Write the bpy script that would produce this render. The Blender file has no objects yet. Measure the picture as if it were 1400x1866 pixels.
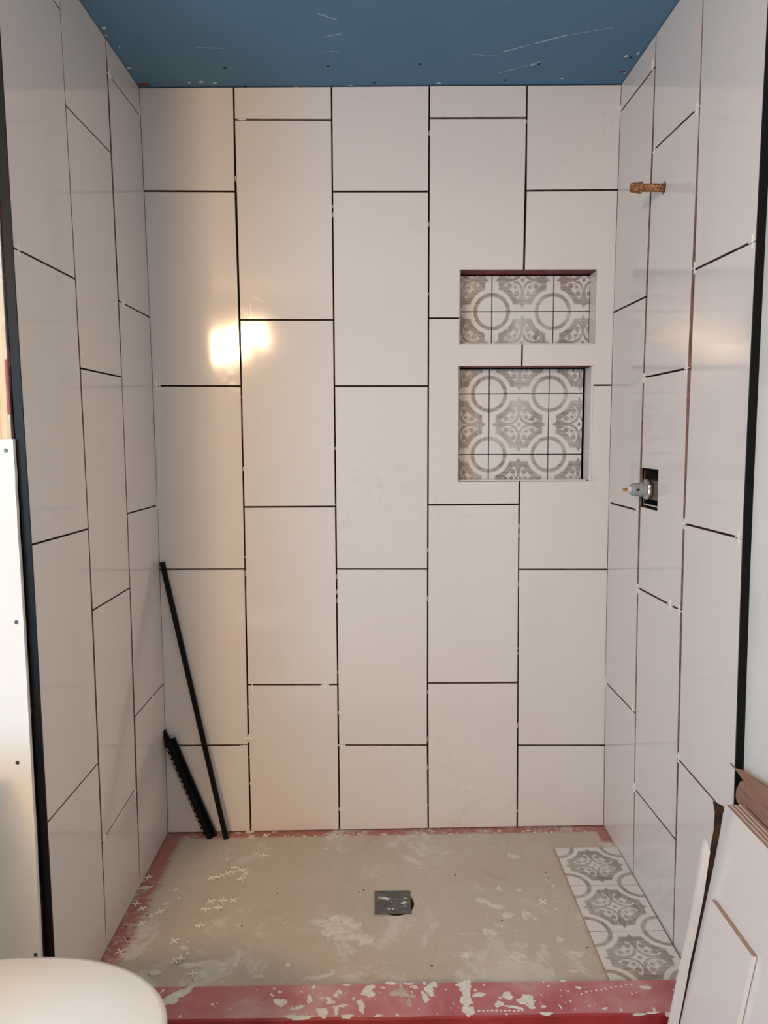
import bpy, bmesh, math, random
from mathutils import Vector, Matrix
random.seed(7)
S = bpy.context.scene
COL = S.collection

# ------------------------------------------------------------------ camera
F_PX = 1333.25; CAM = Vector((0.4494, -2.4184, 1.3609)); PITCH, YAW, ROLL = -0.1026, 0.0074, -0.0038
cp, sp, cy_, sy_ = math.cos(PITCH), math.sin(PITCH), math.cos(YAW), math.sin(YAW)
FW = Vector((sy_*cp, cy_*cp, sp)); R0 = Vector((cy_, -sy_, 0)); U0 = R0.cross(FW)
RT = math.cos(ROLL)*R0 + math.sin(ROLL)*U0; UP = -math.sin(ROLL)*R0 + math.cos(ROLL)*U0
cam = bpy.data.objects.new('camera', bpy.data.cameras.new('camera')); COL.objects.link(cam)
m3 = Matrix((RT, UP, -FW)).transposed()
cam.matrix_world = Matrix.Translation(CAM) @ m3.to_4x4()
cam.data.sensor_fit = 'HORIZONTAL'; cam.data.sensor_width = 36; cam.data.lens = 36*F_PX/1400
cam.data.clip_start = 0.02
S.camera = cam

# ------------------------------------------------------------------ colour management, world, lights
S.view_settings.view_transform = 'Standard'; S.view_settings.look = 'None'
S.view_settings.gamma = 1; S.view_settings.use_curve_mapping = False
S.view_settings.exposure = 0.20
S.cycles.max_bounces = 8; S.cycles.diffuse_bounces = 5; S.cycles.glossy_bounces = 4
w = bpy.data.worlds.new('sky'); S.world = w; w.use_nodes = True
wn = w.node_tree; bg = wn.nodes['Background']; bg.inputs[0].default_value = (0.62, 0.76, 1.0, 1); bg.inputs[1].default_value = 1.0

def area(name, loc, target, sx, sy, power, col):
    l = bpy.data.lights.new(name, 'AREA'); l.shape = 'RECTANGLE'; l.size = sx; l.size_y = sy
    l.energy = power; l.color = col
    o = bpy.data.objects.new(name, l); COL.objects.link(o); o.location = loc
    d = Vector(target)-Vector(loc); o.rotation_euler = d.to_track_quat('-Z', 'Z').to_euler()
    return o
# daylight through the window behind the camera, and the warm lamp above the washbasin wall
area('window_daylight', (-1.24, -2.70, 1.25), (1.0, -1.5, .6), 1.0, 1.0, 38, (0.29, 0.63, 1.0))
area('vanity_lamp_light', (-0.68, -3.50, 2.10), (0.46, 0, .3), 0.50, 0.22, 46, (1.0, 0.67, 0.38))

# ------------------------------------------------------------------ pixel rays (to measure real positions on real surfaces)
def ray(u, v): return (RT*((u-700)/F_PX) + UP*((933-v)/F_PX) + FW)
def onD(u, v, D):
    d = ray(u, v); return CAM + d*((-D-CAM.y)/d.y)
def onX(u, v, X):
    d = ray(u, v); return CAM + d*((X-CAM.x)/d.x)
def onZ(u, v, Z):
    d = ray(u, v); return CAM + d*((Z-CAM.z)/d.z)
def XL(z): return -0.291 - 0.0026*(z-1.2) + 0.0076*(1-((z-1.2)/1.25)**2)
def XR(z): return 1.2246 - 0.0047*(z-1.2) - 0.0099*(1-((z-1.2)/1.25)**2)
def onL(u, v):
    z = 1.2
    for _ in range(12): p = onX(u, v, XL(z)); z = p.z
    return p
def onR(u, v):
    z = 1.2
    for _ in range(12): p = onX(u, v, XR(z)); z = p.z
    return p
def ZC(x): return 2.4564 + 0.0058*(x-0.46)
def ZF(x): return 0.0098*(x-0.46)
def onPan(u, v):
    z = 0
    for _ in range(8): p = onZ(u, v, z); z = ZF(p.x)
    return p
CURB_Z = 0.10; FLOOR_Z = -0.02

# ------------------------------------------------------------------ node helpers
def newmat(name, col=(.8,.8,.8), rough=.5, metal=0, spec=.5, coat=0):
    m = bpy.data.materials.new(name); m.use_nodes = True
    b = m.node_tree.nodes['Principled BSDF']
    b.inputs['Base Color'].default_value = (*col, 1); b.inputs['Roughness'].default_value = rough
    b.inputs['Metallic'].default_value = metal; b.inputs['Specular IOR Level'].default_value = spec
    if coat: b.inputs['Coat Weight'].default_value = coat; b.inputs['Coat Roughness'].default_value = .08
    return m
class E:
    """tiny expression builder over Math nodes"""
    nt = None
    def __init__(s, sock): s.s = sock
    @staticmethod
    def op(o, *a, clamp=False):
        n = E.nt.nodes.new('ShaderNodeMath'); n.operation = o; n.use_clamp = clamp
        for i, x in enumerate(a):
            if isinstance(x, E): E.nt.links.new(x.s, n.inputs[i])
            else: n.inputs[i].default_value = x
        return E(n.outputs[0])
    def __add__(s, o): return E.op('ADD', s, o)
    __radd__ = __add__
    def __sub__(s, o): return E.op('SUBTRACT', s, o)
    def __rsub__(s, o): return E.op('SUBTRACT', o, s)
    def __mul__(s, o): return E.op('MULTIPLY', s, o)
    __rmul__ = __mul__
def emax(a, b): return E.op('MAXIMUM', a, b)
def emin(a, b): return E.op('MINIMUM', a, b)
def eabs(a): return E.op('ABSOLUTE', a)
def elen(x, y): return E.op('SQRT', x*x + y*y)
def step_in(d, soft=.02): return E.op('MULTIPLY_ADD', d, -1/soft, .5, clamp=True)     # 1 where d < 0
def noise(nt, vec, scale, detail=4, rough=.55, dist=0):
    n = nt.nodes.new('ShaderNodeTexNoise'); n.inputs['Scale'].default_value = scale
    n.inputs['Detail'].default_value = detail; n.inputs['Roughness'].default_value = rough
    n.inputs['Distortion'].default_value = dist
    if vec is not None: nt.links.new(vec, n.inputs['Vector'])
    return n.outputs['Fac']
def ramp(nt, fac, stops):
    r = nt.nodes.new('ShaderNodeValToRGB'); e = r.color_ramp.elements
    e[0].position, e[0].color = stops[0][0], (*stops[0][1], 1); e[1].position, e[1].color = stops[-1][0], (*stops[-1][1], 1)
    for p, c in stops[1:-1]: x = e.new(p); x.color = (*c, 1)
    nt.links.new(fac.s if isinstance(fac, E) else fac, r.inputs[0]); return r.outputs[0]
def mixc(nt, fac, a, b):
    n = nt.nodes.new('ShaderNodeMix'); n.data_type = 'RGBA'
    f = fac.s if isinstance(fac, E) else fac
    if isinstance(f, float): n.inputs[0].default_value = f
    else: nt.links.new(f, n.inputs[0])
    for i, x in ((6, a), (7, b)):
        if isinstance(x, tuple): n.inputs[i].default_value = (*x, 1)
        else: nt.links.new(x, n.inputs[i])
    return n.outputs[2]
def coords(nt, kind='Object'): return nt.nodes.new('ShaderNodeTexCoord').outputs[kind]
def mapping(nt, vec, scale=(1,1,1), rot=(0,0,0), loc=(0,0,0)):
    n = nt.nodes.new('ShaderNodeMapping'); n.inputs['Scale'].default_value = scale
    n.inputs['Rotation'].default_value = rot; n.inputs['Location'].default_value = loc
    nt.links.new(vec, n.inputs[0]); return n.outputs[0]
def setcol(m, sock): m.node_tree.links.new(sock, m.node_tree.nodes['Principled BSDF'].inputs['Base Color'])
def bump(m, h, strength=.2, dist=.002):
    nt = m.node_tree; b = nt.nodes.new('ShaderNodeBump'); b.inputs['Strength'].default_value = strength
    b.inputs['Distance'].default_value = dist; nt.links.new(h.s if isinstance(h, E) else h, b.inputs['Height'])
    nt.links.new(b.outputs[0], nt.nodes['Principled BSDF'].inputs['Normal'])
def sep(nt, vec):
    n = nt.nodes.new('ShaderNodeSeparateXYZ'); nt.links.new(vec, n.inputs[0]); E.nt = nt
    return E(n.outputs[0]), E(n.outputs[1]), E(n.outputs[2])

# ------------------------------------------------------------------ materials
def noisy(name, c1, c2, scale, rough=.6, spec=.4, lo=.35, hi=.65, metal=0, b=0, stretch=(1,1,1), detail=5):
    m = newmat(name, c1, rough, metal, spec); nt = m.node_tree
    n = noise(nt, mapping(nt, coords(nt), stretch), scale, detail)
    setcol(m, ramp(nt, n, [(lo, c1), (hi, c2)]))
    if b: bump(m, n, b)
    return m
M = {}
# glossy white wall tile with faint brownish smears
m = M['tile'] = newmat('glazed_white_tile', (.72, .69, .655), .09, spec=.5); nt = m.node_tree
g = coords(nt); n1 = noise(nt, g, 2.3, 6, .65, .6); n2 = noise(nt, g, 26, 5, .7, 1.5)
E.nt = nt
sm = E.op('MULTIPLY', E.op('MULTIPLY_ADD', E(n1), 6, -3.25, clamp=True), E.op('MULTIPLY_ADD', E(n2), 7, -3.7, clamp=True), clamp=True)
setcol(m, mixc(nt, sm*0.4, (.73, .682, .643), (.47, .38, .28)))
nt.links.new((sm*.3+.09).s, nt.nodes['Principled BSDF'].inputs['Roughness'])
bump(m, noise(nt, g, 3.0, 2), .05, .004)
M['backer'] = noisy('dark_joint_bed', (.014, .009, .007), (.04, .022, .016), 40, .9, .1)
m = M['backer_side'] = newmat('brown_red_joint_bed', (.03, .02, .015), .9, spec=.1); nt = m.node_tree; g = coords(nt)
setcol(m, ramp(nt, noise(nt, mapping(nt, g, (1, 1, .5)), 11, 6, .75, .5), [(.40, (.018, .012, .010)), (.52, (.05, .028, .020)), (.60, (.16, .06, .045)), (.66, (.42, .36, .31))]))  # pale flecks: mortar remains, plus lit tile edges put into the colour
M['biscuit'] = noisy('tile_biscuit', (.42, .27, .20), (.50, .34, .26), 60, .9, .1)
M['edge'] = noisy('dark_brown_tile_edge', (.16, .09, .065), (.34, .22, .17), 25, .9, .1)  # darker brown than the biscuit of the stacked tiles
M['black'] = newmat('black_metal', (.003, .003, .003), .45, 0, .2)
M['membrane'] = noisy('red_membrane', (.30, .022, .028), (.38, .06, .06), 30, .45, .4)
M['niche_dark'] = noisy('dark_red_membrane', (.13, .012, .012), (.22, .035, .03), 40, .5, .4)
M['mortar'] = noisy('dried_mortar', (.62, .60, .53), (.74, .72, .66), 80, .9, .15, b=.3)
M['mortar_tan'] = noisy('tan_mortar', (.45, .36, .26), (.55, .48, .38), 60, .9, .15, b=.3)
M['chalk'] = noisy('chalky_scuff', (.30, .42, .52), (.52, .60, .66), 120, .9, .1)
M['spacer'] = newmat('white_plastic_spacer', (.88, .85, .78), .45)
M['paint'] = noisy('off_white_wall_paint', (.66, .65, .60), (.74, .73, .69), 5, .75, .2, b=.1)
M['drywall'] = noisy('white_drywall_face', (.76, .74, .70), (.80, .78, .75), 3, .8, .15)
M['drywall_core'] = noisy('gypsum_core', (.50, .50, .48), (.66, .66, .64), 60, .9, .1)
M['screw'] = newmat('screw_steel', (.10, .11, .11), .45, .8)
M['hole'] = newmat('dark_recess', (.008, .007, .006), .9)
M['porcelain'] = newmat('white_porcelain', (.80, .78, .72), .16, spec=.5)
M['lid'] = newmat('toilet_seat_plastic', (.82, .79, .73), .3, spec=.45)
M['roomfloor'] = noisy('room_floor', (.42, .33, .26), (.52, .42, .33), 7, .6, .3)
M['grey_plastic'] = noisy('grey_valve_plastic', (.27, .28, .28), (.33, .34, .34), 20, .45, .5)
M['chrome'] = newmat('satin_chrome', (.60, .60, .60), .25, 1)
M['white_plastic'] = newmat('white_plastic', (.62, .58, .54), .4)
M['brass'] = newmat('brass', (.60, .33, .12), .35, 1)
M['brownbox'] = noisy('brown_plaster_guard', (.10, .075, .055), (.15, .11, .08), 12, .6, .3)
M['redpex'] = newmat('red_pipe', (.45, .03, .05), .4)
M['recess_shade'] = newmat('painted_recess_shade', (.012, .011, .010), .9)  # near-black colour stands in for the unlit depth of the left recess
# corroded brass
m = M['corroded'] = newmat('corroded_brass', (.4, .2, .08), .65, .15); nt = m.node_tree; g = coords(nt)
n = noise(nt, g, 150, 6, .7, 1.0)
setcol(m, ramp(nt, n, [(.36, (.03, .015, .008)), (.46, (.22, .08, .03)), (.56, (.42, .20, .08)), (.66, (.66, .52, .32))])); bump(m, n, .5, .002)
# blue moisture-board ceiling
m = M['ceiling'] = newmat('blue_board', (.07, .17, .30), .85, spec=.15); nt = m.node_tree; g = coords(nt)
n1 = noise(nt, g, 1.6, 3); n2 = noise(nt, mapping(nt, g, (1.5, 14, 1), (0, 0, .12)), 5, 7, .7); n3 = noise(nt, g, 3.3, 3)
base = ramp(nt, n1, [(.3, (.105, .215, .335)), (.7, (.130, .245, .370))])
E.nt = nt; k = E.op('MULTIPLY', E.op('MULTIPLY_ADD', E(n2), 9, -5.6, clamp=True), E.op('MULTIPLY_ADD', E(n3), 6, -3.2, clamp=True))
setcol(m, mixc(nt, k*.5, base, (.32, .44, .54)))
# pine stud
m = M['pine'] = newmat('pine_stud', (.75, .55, .35), .7, spec=.2); nt = m.node_tree; g = coords(nt)
n = noise(nt, mapping(nt, g, (60, 60, 1.2)), 2, 4, .6)
setcol(m, ramp(nt, n, [(.3, (.58, .39, .22)), (.5, (.72, .55, .36)), (.7, (.80, .66, .48))]))
# shower pan
m = M['pan'] = newmat('grey_pan_with_red_border', (.4, .36, .32), .6, spec=.3); nt = m.node_tree; g = coords(nt)
x, y, z = sep(nt, g); n = noise(nt, g, 2.2, 4); n2 = noise(nt, g, 38, 6, .7, .5); n3 = noise(nt, g, 5, 6, .66, .8); n4 = noise(nt, g, 150, 4, .6)
streak = noise(nt, mapping(nt, g, (4, 30, 1)), 4, 5, .7)
base = ramp(nt, n, [(.3, (.53, .465, .385)), (.7, (.60, .545, .465))])
base = mixc(nt, E.op('MULTIPLY_ADD', E(n2), 1.6, -.55, clamp=True)*.35, base, (.30, .265, .215))
# pale mortar film, more of it towards the curb and right of the drain
zone = E.op('MULTIPLY_ADD', y, -1.6, -.45, clamp=True)
film = E.op('MULTIPLY_ADD', E(n3)+E(n2)*.28+zone*.13, 13, -9.4, clamp=True)
base = mixc(nt, film*.62, base, (.72, .70, .64))
film2 = E.op('MULTIPLY_ADD', E(n4)*.5+E(n3)*.5, 22, -13.4, clamp=True)
base = mixc(nt, film2*.6, base, (.78, .76, .70))
dl = (x+.295) - (E(streak)-.5)*.09
red1 = step_in(dl-.062, .02); red2 = step_in(0-y-.034-(E(n2)-.5)*.02, .012)
red3 = emin(step_in((1.225-x)-.032-(E(n2)-.5)*.02, .012), step_in(0-y-.10, .02))
red = emax(emax(red1, red2), red3)
wear = E.op('MULTIPLY_ADD', E(n2)+E(n3), -5, 6.1, clamp=True)
base = mixc(nt, red*wear*.85, base, (.42, .13, .12))
pink = E.op('MULTIPLY_ADD', E(noise(nt, g, 3.4, 5, .6, 1)), 9, -5.6, clamp=True)
base = mixc(nt, pink*.22, base, (.40, .16, .14))
setcol(m, base); bump(m, n2, .12, .001)
# red coated curb with cloth weave
m = M['curb'] = newmat('red_curb_membrane', (.33, .07, .08), .5, spec=.4); nt = m.node_tree; g = coords(nt)
n = noise(nt, g, 6, 5, .6, .5); n2 = noise(nt, g, 90, 5, .7); wv = noise(nt, mapping(nt, g, (1, .12, 1)), 300, 2)
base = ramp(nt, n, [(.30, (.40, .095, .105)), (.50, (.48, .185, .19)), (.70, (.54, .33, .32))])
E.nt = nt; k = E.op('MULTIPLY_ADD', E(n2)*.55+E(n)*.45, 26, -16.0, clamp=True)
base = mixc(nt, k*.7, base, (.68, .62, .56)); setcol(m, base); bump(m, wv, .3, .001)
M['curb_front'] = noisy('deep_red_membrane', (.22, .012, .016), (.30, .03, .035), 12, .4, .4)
# drain plate
m = M['drain'] = newmat('smeared_dark_drain', (.1, .1, .1), .5, .3); nt = m.node_tree; g = coords(nt)
n = noise(nt, mapping(nt, g, (1, 3, 1)), 35, 6, .7)
setcol(m, ramp(nt, n, [(.3, (.05, .055, .055)), (.55, (.13, .135, .135)), (.75, (.26, .26, .25))]))
# cardboard
m = M['card'] = newmat('brown_cardboard', (.3, .18, .12), .85, spec=.1); nt = m.node_tree; g = coords(nt)
n = noise(nt, mapping(nt, g, (1, 1, 12)), 14, 4)
setcol(m, ramp(nt, n, [(.3, (.24, .135, .095)), (.7, (.34, .205, .145))]))
M['card_shade'] = noisy('shade_dark_cardboard', (.022, .013, .009), (.055, .032, .02), 20, .9, .1)  # near-black brown: shade of the narrow slot put into the cardboard colour

# patterned tile: octagonal wood-grain motif, ring quarters in the corners (UV 0..1 = one tile)
def pattern_material(name, rot):
    m = newmat(name, (.7, .68, .64), .16, spec=.5); nt = m.node_tree; uv = coords(nt, 'UV')
    u, v, _ = sep(nt, uv)
    fx = E.op('FRACT', u); fy = E.op('FRACT', v)
    ax = eabs(fx*2-1); ay = eabs(fy*2-1)
    a = emax(ax, ay); b = emin(ax, ay)              # eightfold symmetry, a >= b
    rc = elen(1-a, 1-b)
    ring = emax(rc-.60, .478-rc)
    body = emax(a-.775, .735-rc)
    spike = emax(emax(a-.90, b-(.90-a)*.62), .74-a)
    grey = emin(body, spike)
    wcut = emax(elen(a-.37, b-.37)-.315, .915-rc)     # white petals inside the octagon
    dot = elen(a-.435, b-.185)-.088
    lobe = elen(a-.23, b-.23)-.06
    cres = emax(emax(elen(a-.46, b-.20)-.150, .128-elen(a-.44, b-.225)), .17-b)
    stem = emax(eabs(b*2.2-a+.0)-.030, elen(a-.25, b-.20)-.16)
    inner = emin(emin(dot, lobe), emin(cres, stem))
    petal = emax(wcut, 0-inner)
    star = E.op('SQRT', E.op('ABSOLUTE', a)) + E.op('SQRT', emax(b, 0.0001)) - .60
    dot0 = elen(a, b)-.062
    star = emax(star, 0-dot0)
    white = emin(petal, star)
    grey = emax(grey, 0-white)
    g = emax(step_in(grey, .035), step_in(ring, .035))
    # wood grain in the printed grey
    gr = noise(nt, mapping(nt, uv, (3, 42, 1) if not rot else (42, 3, 1)), 1.0, 5, .65, .8)
    big = noise(nt, uv, 1.7, 3)
    col = ramp(nt, gr, [(.34, (.215, .175, .150)), (.50, (.345, .30, .265)), (.66, (.47, .425, .385))])
    fade = E.op('MULTIPLY_ADD', E(big), -2.2, 1.95, clamp=True)
    setcol(m, mixc(nt, g*fade, (.72, .70, .655), col))
    return m
M['pat'] = pattern_material('patterned_tile_glaze', False)
M['pat_r'] = pattern_material('patterned_tile_glaze_turned', True)

# ------------------------------------------------------------------ mesh helpers
def link(name, bm, mat, parent=None, smooth=False):
    me = bpy.data.meshes.new(name); bm.normal_update(); bm.to_mesh(me); bm.free()
    for mm in (mat if isinstance(mat, (list, tuple)) else [mat]): me.materials.append(mm)
    if smooth:
        for p in me.polygons: p.use_smooth = True
    o = bpy.data.objects.new(name, me); COL.objects.link(o)
    if parent: o.parent = parent
    return o
def struct(o): o['kind'] = 'structure'; return o
def tag(o, label, cat, group=None):
    o['label'] = label; o['category'] = cat
    if group: o['group'] = group
    return o
def empty(name, loc, label, cat, group=None):
    o = bpy.data.objects.new(name, None); COL.objects.link(o); o.location = loc; o.empty_display_size = .05
    return tag(o, label, cat, group)
def box(bm, x0, x1, y0, y1, z0, z1, mi=0, mat=None):
    vs = [Vector((x, y, z)) for x in (x0, x1) for y in (y0, y1) for z in (z0, z1)]
    if mat is not None: vs = [mat @ v for v in vs]
    v = [bm.verts.new(p) for p in vs]
    for f in ((0,1,3,2), (4,6,7,5), (0,4,5,1), (2,3,7,6), (0,2,6,4), (1,5,7,3)):
        fc = bm.faces.new([v[i] for i in f]); fc.material_index = mi
    return v
def recalc(bm): bmesh.ops.recalc_face_normals(bm, faces=bm.faces[:])
def prism(bm, pts, off, mi=0):
    """closed solid from a polygon and an offset vector"""
    a = [bm.verts.new(Vector(p)) for p in pts]; b = [bm.verts.new(Vector(p)+Vector(off)) for p in pts]; n = len(a)
    fs = [bm.faces.new(a), bm.faces.new(b[::-1])]
    for i in range(n): fs.append(bm.faces.new((a[i], b[i], b[(i+1) % n], a[(i+1) % n])))
    for f in fs: f.material_index = mi
    return fs
def lathe(bm, prof, axis_m, seg=24, mi=0, caps=True, lob=None):
    """profile (r, h) swept about local Z, placed by matrix"""
    rings = []
    for r, h in prof:
        rg = []
        for k in range(seg):
            t = 2*math.pi*k/seg; rr = r*(1 if lob is None else lob(t))
            rg.append(bm.verts.new(axis_m @ Vector((rr*math.cos(t), rr*math.sin(t), h))))
        rings.append(rg)
    for a, b in zip(rings, rings[1:]):
        for k in range(seg):
            f = bm.faces.new((a[k], a[(k+1) % seg], b[(k+1) % seg], b[k])); f.material_index = mi
    if caps:
        bm.faces.new(rings[0][::-1]).material_index = mi; bm.faces.new(rings[-1]).material_index = mi
def bev(o, width=.0008, seg=1, angle=40):
    md = o.modifiers.new('bevel', 'BEVEL'); md.width = width; md.segments = seg
    md.limit_method = 'ANGLE'; md.angle_limit = math.radians(angle); return o
def cut(o, boxes=(), meshes=()):
    """boolean-difference solid boxes (lists of 8-vertex box args) out of o, baked into its mesh"""
    cs = []
    for k, fn in enumerate(list(boxes)+list(meshes)):
        bm = bmesh.new(); fn(bm); recalc(bm); c = link('cutter', bm, M['hole']); cs.append(c)
        md = o.modifiers.new('cut', 'BOOLEAN'); md.operation = 'DIFFERENCE'; md.solver = 'EXACT'; md.object = c
    dg = bpy.context.evaluated_depsgraph_get(); dg.update()
    me = bpy.data.meshes.new_from_object(o.evaluated_get(dg)); o.modifiers.clear()
    old = o.data; o.data = me; bpy.data.meshes.remove(old)
    for c in cs:
        d = c.data; bpy.data.objects.remove(c); bpy.data.meshes.remove(d)
    return o
def lerp(pts, z):
    """pts sorted list of (z, value): piecewise linear, extrapolating at the ends"""
    pts = sorted(pts)
    for (z0, a), (z1, b) in zip(pts, pts[1:]):
        if z <= z1 or (z1, b) == pts[-1]: return a + (b-a)*(z-z0)/(z1-z0)

# ================================================================== THE SETTING
GAP = .0046; TH = .009
# ---- niches (openings measured on the back wall plane)
n1a = onD(838, 491, 0); n1b = onD(1085, 627, 0); n2a = onD(836, 667, 0); n2b = onD(1078, 877, 0)
NICHE = [(n1a.x, n1b.x, n1b.z, n1a.z), (n2a.x, n2b.x, n2b.z, n2a.z)]
ND = .090
# ---- back wall board
bm = bmesh.new(); box(bm, -.55, 1.45, .0105, .16, -.1, 2.50); recalc(bm)
wall_back = struct(link('wall_back', bm, M['backer']))
cut(wall_back, [lambda b, q=q: box(b, q[0]-.001, q[1]+.002, -.05, ND, q[2]-.001, q[3]+.001) for q in NICHE])
# ---- back wall tiles
lines = {1: [(426,162),(429,348),(437,583),(440,703),(447,1037),(453,1358),(457,1515)],
         2: [(604.5,158),(606,348),(608.5,583),(612,923),(616,1247),(619,1515)],
         3: [(783,155),(782,348),(781,703),(780,1037),(779.5,1358),(781,1515)],
         4: [(961,155),(959,345),(956,480),(951,640),(946.5,920),(945,1037),(944.5,1245),(943,1508)]}
LN = {k: [(onD(u, v, 0).z, onD(u, v, 0).x) for u, v in p] for k, p in lines.items()}
LN[0] = [(z, XL(z)-.0016) for z in (-.1, .6, 1.2, 1.8, 2.5)]; LN[5] = [(z, XR(z)+.0016) for z in (-.1, .6, 1.2, 1.8, 2.5)]
JT = {1: [(348,349),(703,703.5),(1037.5,1037),(1359,1358)], 2: [(218,218.5),(583,583),(924,923),(1248,1247.5)],
      3: [(349,349),(703.5,703.5),(1037,1037),(1358,1358)], 4: [(215,214.5),(580,580),(920,919),(1245,1244)],
      5: [(347.5,346),(702,701.5),(1037.5,1037.5),(1358.5,1358.5)]}
XP = {0: [258,276,292,303], 1: [429,440,448,453], 2: [606,608,612,617]}
def u_at(k, v):
    if k == 0: return 252+(v-150)*(308-252)/1370
    if k == 5: return 1131+(v-150)*(1097-1131)/1360
    return lerp([(b, a) for a, b in lines[k]], v)
bm = bmesh.new()
for c in range(1, 6):
    rows = [None]+JT[c]+[None]
    for i in range(len(rows)-1):
        def zz(r, k, top):
            if r is None:
                xk = lerp(LN[k], 2.4 if top else 0)
                return ZC(xk)-.003+GAP/2 if top else ZF(xk)+.004-GAP/2
            v = r[0] if k == c-1 else r[1]
            return onD(u_at(k, v), v, 0).z
        h = GAP/2
        jit = [random.uniform(-.0003, .0003) for _ in range(4)]
        tl, tr = zz(rows[i], c-1, True)-h, zz(rows[i], c, True)-h
        bl, br = zz(rows[i+1], c-1, False)+h, zz(rows[i+1], c, False)+h
        P = [(lerp(LN[c-1], bl)+h, -0, bl), (lerp(LN[c], br)-h, 0, br), (lerp(LN[c], tr)-h, 0, tr), (lerp(LN[c-1], tl)+h, 0, tl)]
        P = [(p[0], jit[k], p[2]) for k, p in enumerate(P)]
        fs = prism(bm, P, (0, TH, 0), 1); fs[0].material_index = 0
recalc(bm)
clad_b = link('tile_cladding', bm, [M['tile'], M['edge']], wall_back)
cut(clad_b, [lambda b, q=q: box(b, q[0], q[1], -.05, .05, q[2], q[3]) for q in NICHE])
bev(clad_b)
bm = bmesh.new()
for k in (1, 2, 3, 4):
    for _ in range(10):
        z = random.uniform(.02, 2.42); x = lerp(LN[k], z)
        if any(q[0] < x < q[1] and q[2] < z < q[3] for q in NICHE): continue
        a = random.uniform(.0012, .0021); b = random.uniform(.002, .010); y0 = random.uniform(.002, .006)
        prism(bm, [(x-a, y0, z-b), (x+a*.6, y0, z-b*.8), (x+a, y0, z+b), (x-a*.7, y0, z+b*.7)], (0, .006, 0))
recalc(bm); o = link('joint_mortar', bm, M['mortar'], wall_back); o['kind'] = 'stuff'
# ---- niche linings and patterned back tiles
for (x0, x1, z0, z1), jx, jz, right in zip(NICHE, ((896, 1008), (893, 1003)), ((568,), (718, 828)), (1073, 1065)):
    bm = bmesh.new()
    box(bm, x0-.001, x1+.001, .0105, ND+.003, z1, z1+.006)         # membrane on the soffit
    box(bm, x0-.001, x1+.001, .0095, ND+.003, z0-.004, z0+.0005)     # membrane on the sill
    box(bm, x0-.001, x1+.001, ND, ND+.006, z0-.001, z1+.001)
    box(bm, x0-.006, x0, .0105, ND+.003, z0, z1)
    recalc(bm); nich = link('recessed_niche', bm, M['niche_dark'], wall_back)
    bm = bmesh.new(); xe = onD(right, 600, -(ND-.011)).x
    box(bm, xe+.006, x1+.0005, .004, ND-.013, z0+.001, z1-.001); recalc(bm)
    bev(link('niche_side_tile', bm, M['tile'], nich), .001)
    bm = bmesh.new(); box(bm, x0+.0005, x0+.004, .010, ND-.013, z0+.001, z1-.001); recalc(bm)
    link('niche_side_tile', bm, M['tile'], nich)
    bm = bmesh.new(); box(bm, x0+.005, xe, .012, ND-.013, z0+.0008, z0+.005); recalc(bm)
    link('niche_sill_tile', bm, M['tile'], nich)
    yb = ND-.011
    xs = [onD(u, 600, -yb).x for u in jx]; zs = [onD(900, v, -yb).z for v in jz]
    px = [x0+.001]+xs+[xe]; pz = [z1-.004]+zs+[z0+.001]; T = .2045
    bm = bmesh.new(); uvl = bm.loops.layers.uv.new('uv'); h = .0016
    for i in range(len(px)-1):
        for j in range(len(pz)-1):
            a, b2, t, bt = px[i]+(h if i else 0), px[i+1]-(h if i < len(px)-2 else 0), pz[j]-(h if j else 0), pz[j+1]+(h if j < len(pz)-2 else 0)
            fs = prism(bm, [(a, yb, bt), (b2, yb, bt), (b2, yb, t), (a, yb, t)], (0, .008, 0), 2)
            fs[0].material_index = random.choice((0, 1))
            for lp in fs[0].loops:
                q = lp.vert.co; lp[uvl].uv = ((q.x-xs[0])/T+8, (q.z-zs[0])/T+8)
            for f in fs[1:]:
                for lp in f.loops: lp[uvl].uv = (0, 0)
    recalc(bm); link('patterned_tiles', bm, [M['pat'], M['pat_r'], M['biscuit']], nich)

# ---- side walls
LT = {'A': [(192,68),(198,135),(201,277),(218,549),(222,687),(233,936),(236,1072),(247,1305),(247,1437),(256,1603)],
      'B': [(110,17),(120,192),(137,508),(148,671),(161,964),(170,1112),(178,1392),(187,1533),(195,1735)],
      'T': [(1,60),(23,452),(40,740),(58,993),(71,1240),(86,1500),(100,1745)]}
RTL = {'A': [(1196,60),(1194,122),(1192,272),(1177,541),(1174,687),(1163,930),(1163,1071),(1158,1298),(1157,1437),(1155,1598)],
       'B': [(1280,0),(1276,193),(1269,490),(1253,671),(1248,955),(1240,1112),(1238,1385),(1232,1531),(1226,1720)],
       'T': [(1398,60),(1379,437),(1353,980),(1341,1400),(1338,1480)]}
LJ = {1: [((253,208),(198,135)), ((273,578),(218,549)), ((287,921),(233,936)), ((298,1246),(247,1305))],
      2: [((201,277),(120,192)), ((222,687),(148,671)), ((236,1072),(170,1112)), ((247,1437),(187,1533))],
      3: [((110,17),(98,0)), ((137,508),(23,450)), ((161,964),(58,993)), ((178,1392),(86,1500))]}
RJ = {1: [((1132,203),(1194,122)), ((1117,570),(1177,541)), ((1111,916),(1163,930)), ((1104,1243),(1158,1300))],
      2: [((1193,272),(1276,193)), ((1174,688),(1254,671)), ((1163,1071),(1240,1112)), ((1157,1437),(1232,1531))],
      3: [((1282,0),(1300,-22)), ((1269,490),(1379,437)), ((1249,955),(1352,981)), ((1238,1385),(1338,1500))]}
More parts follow.
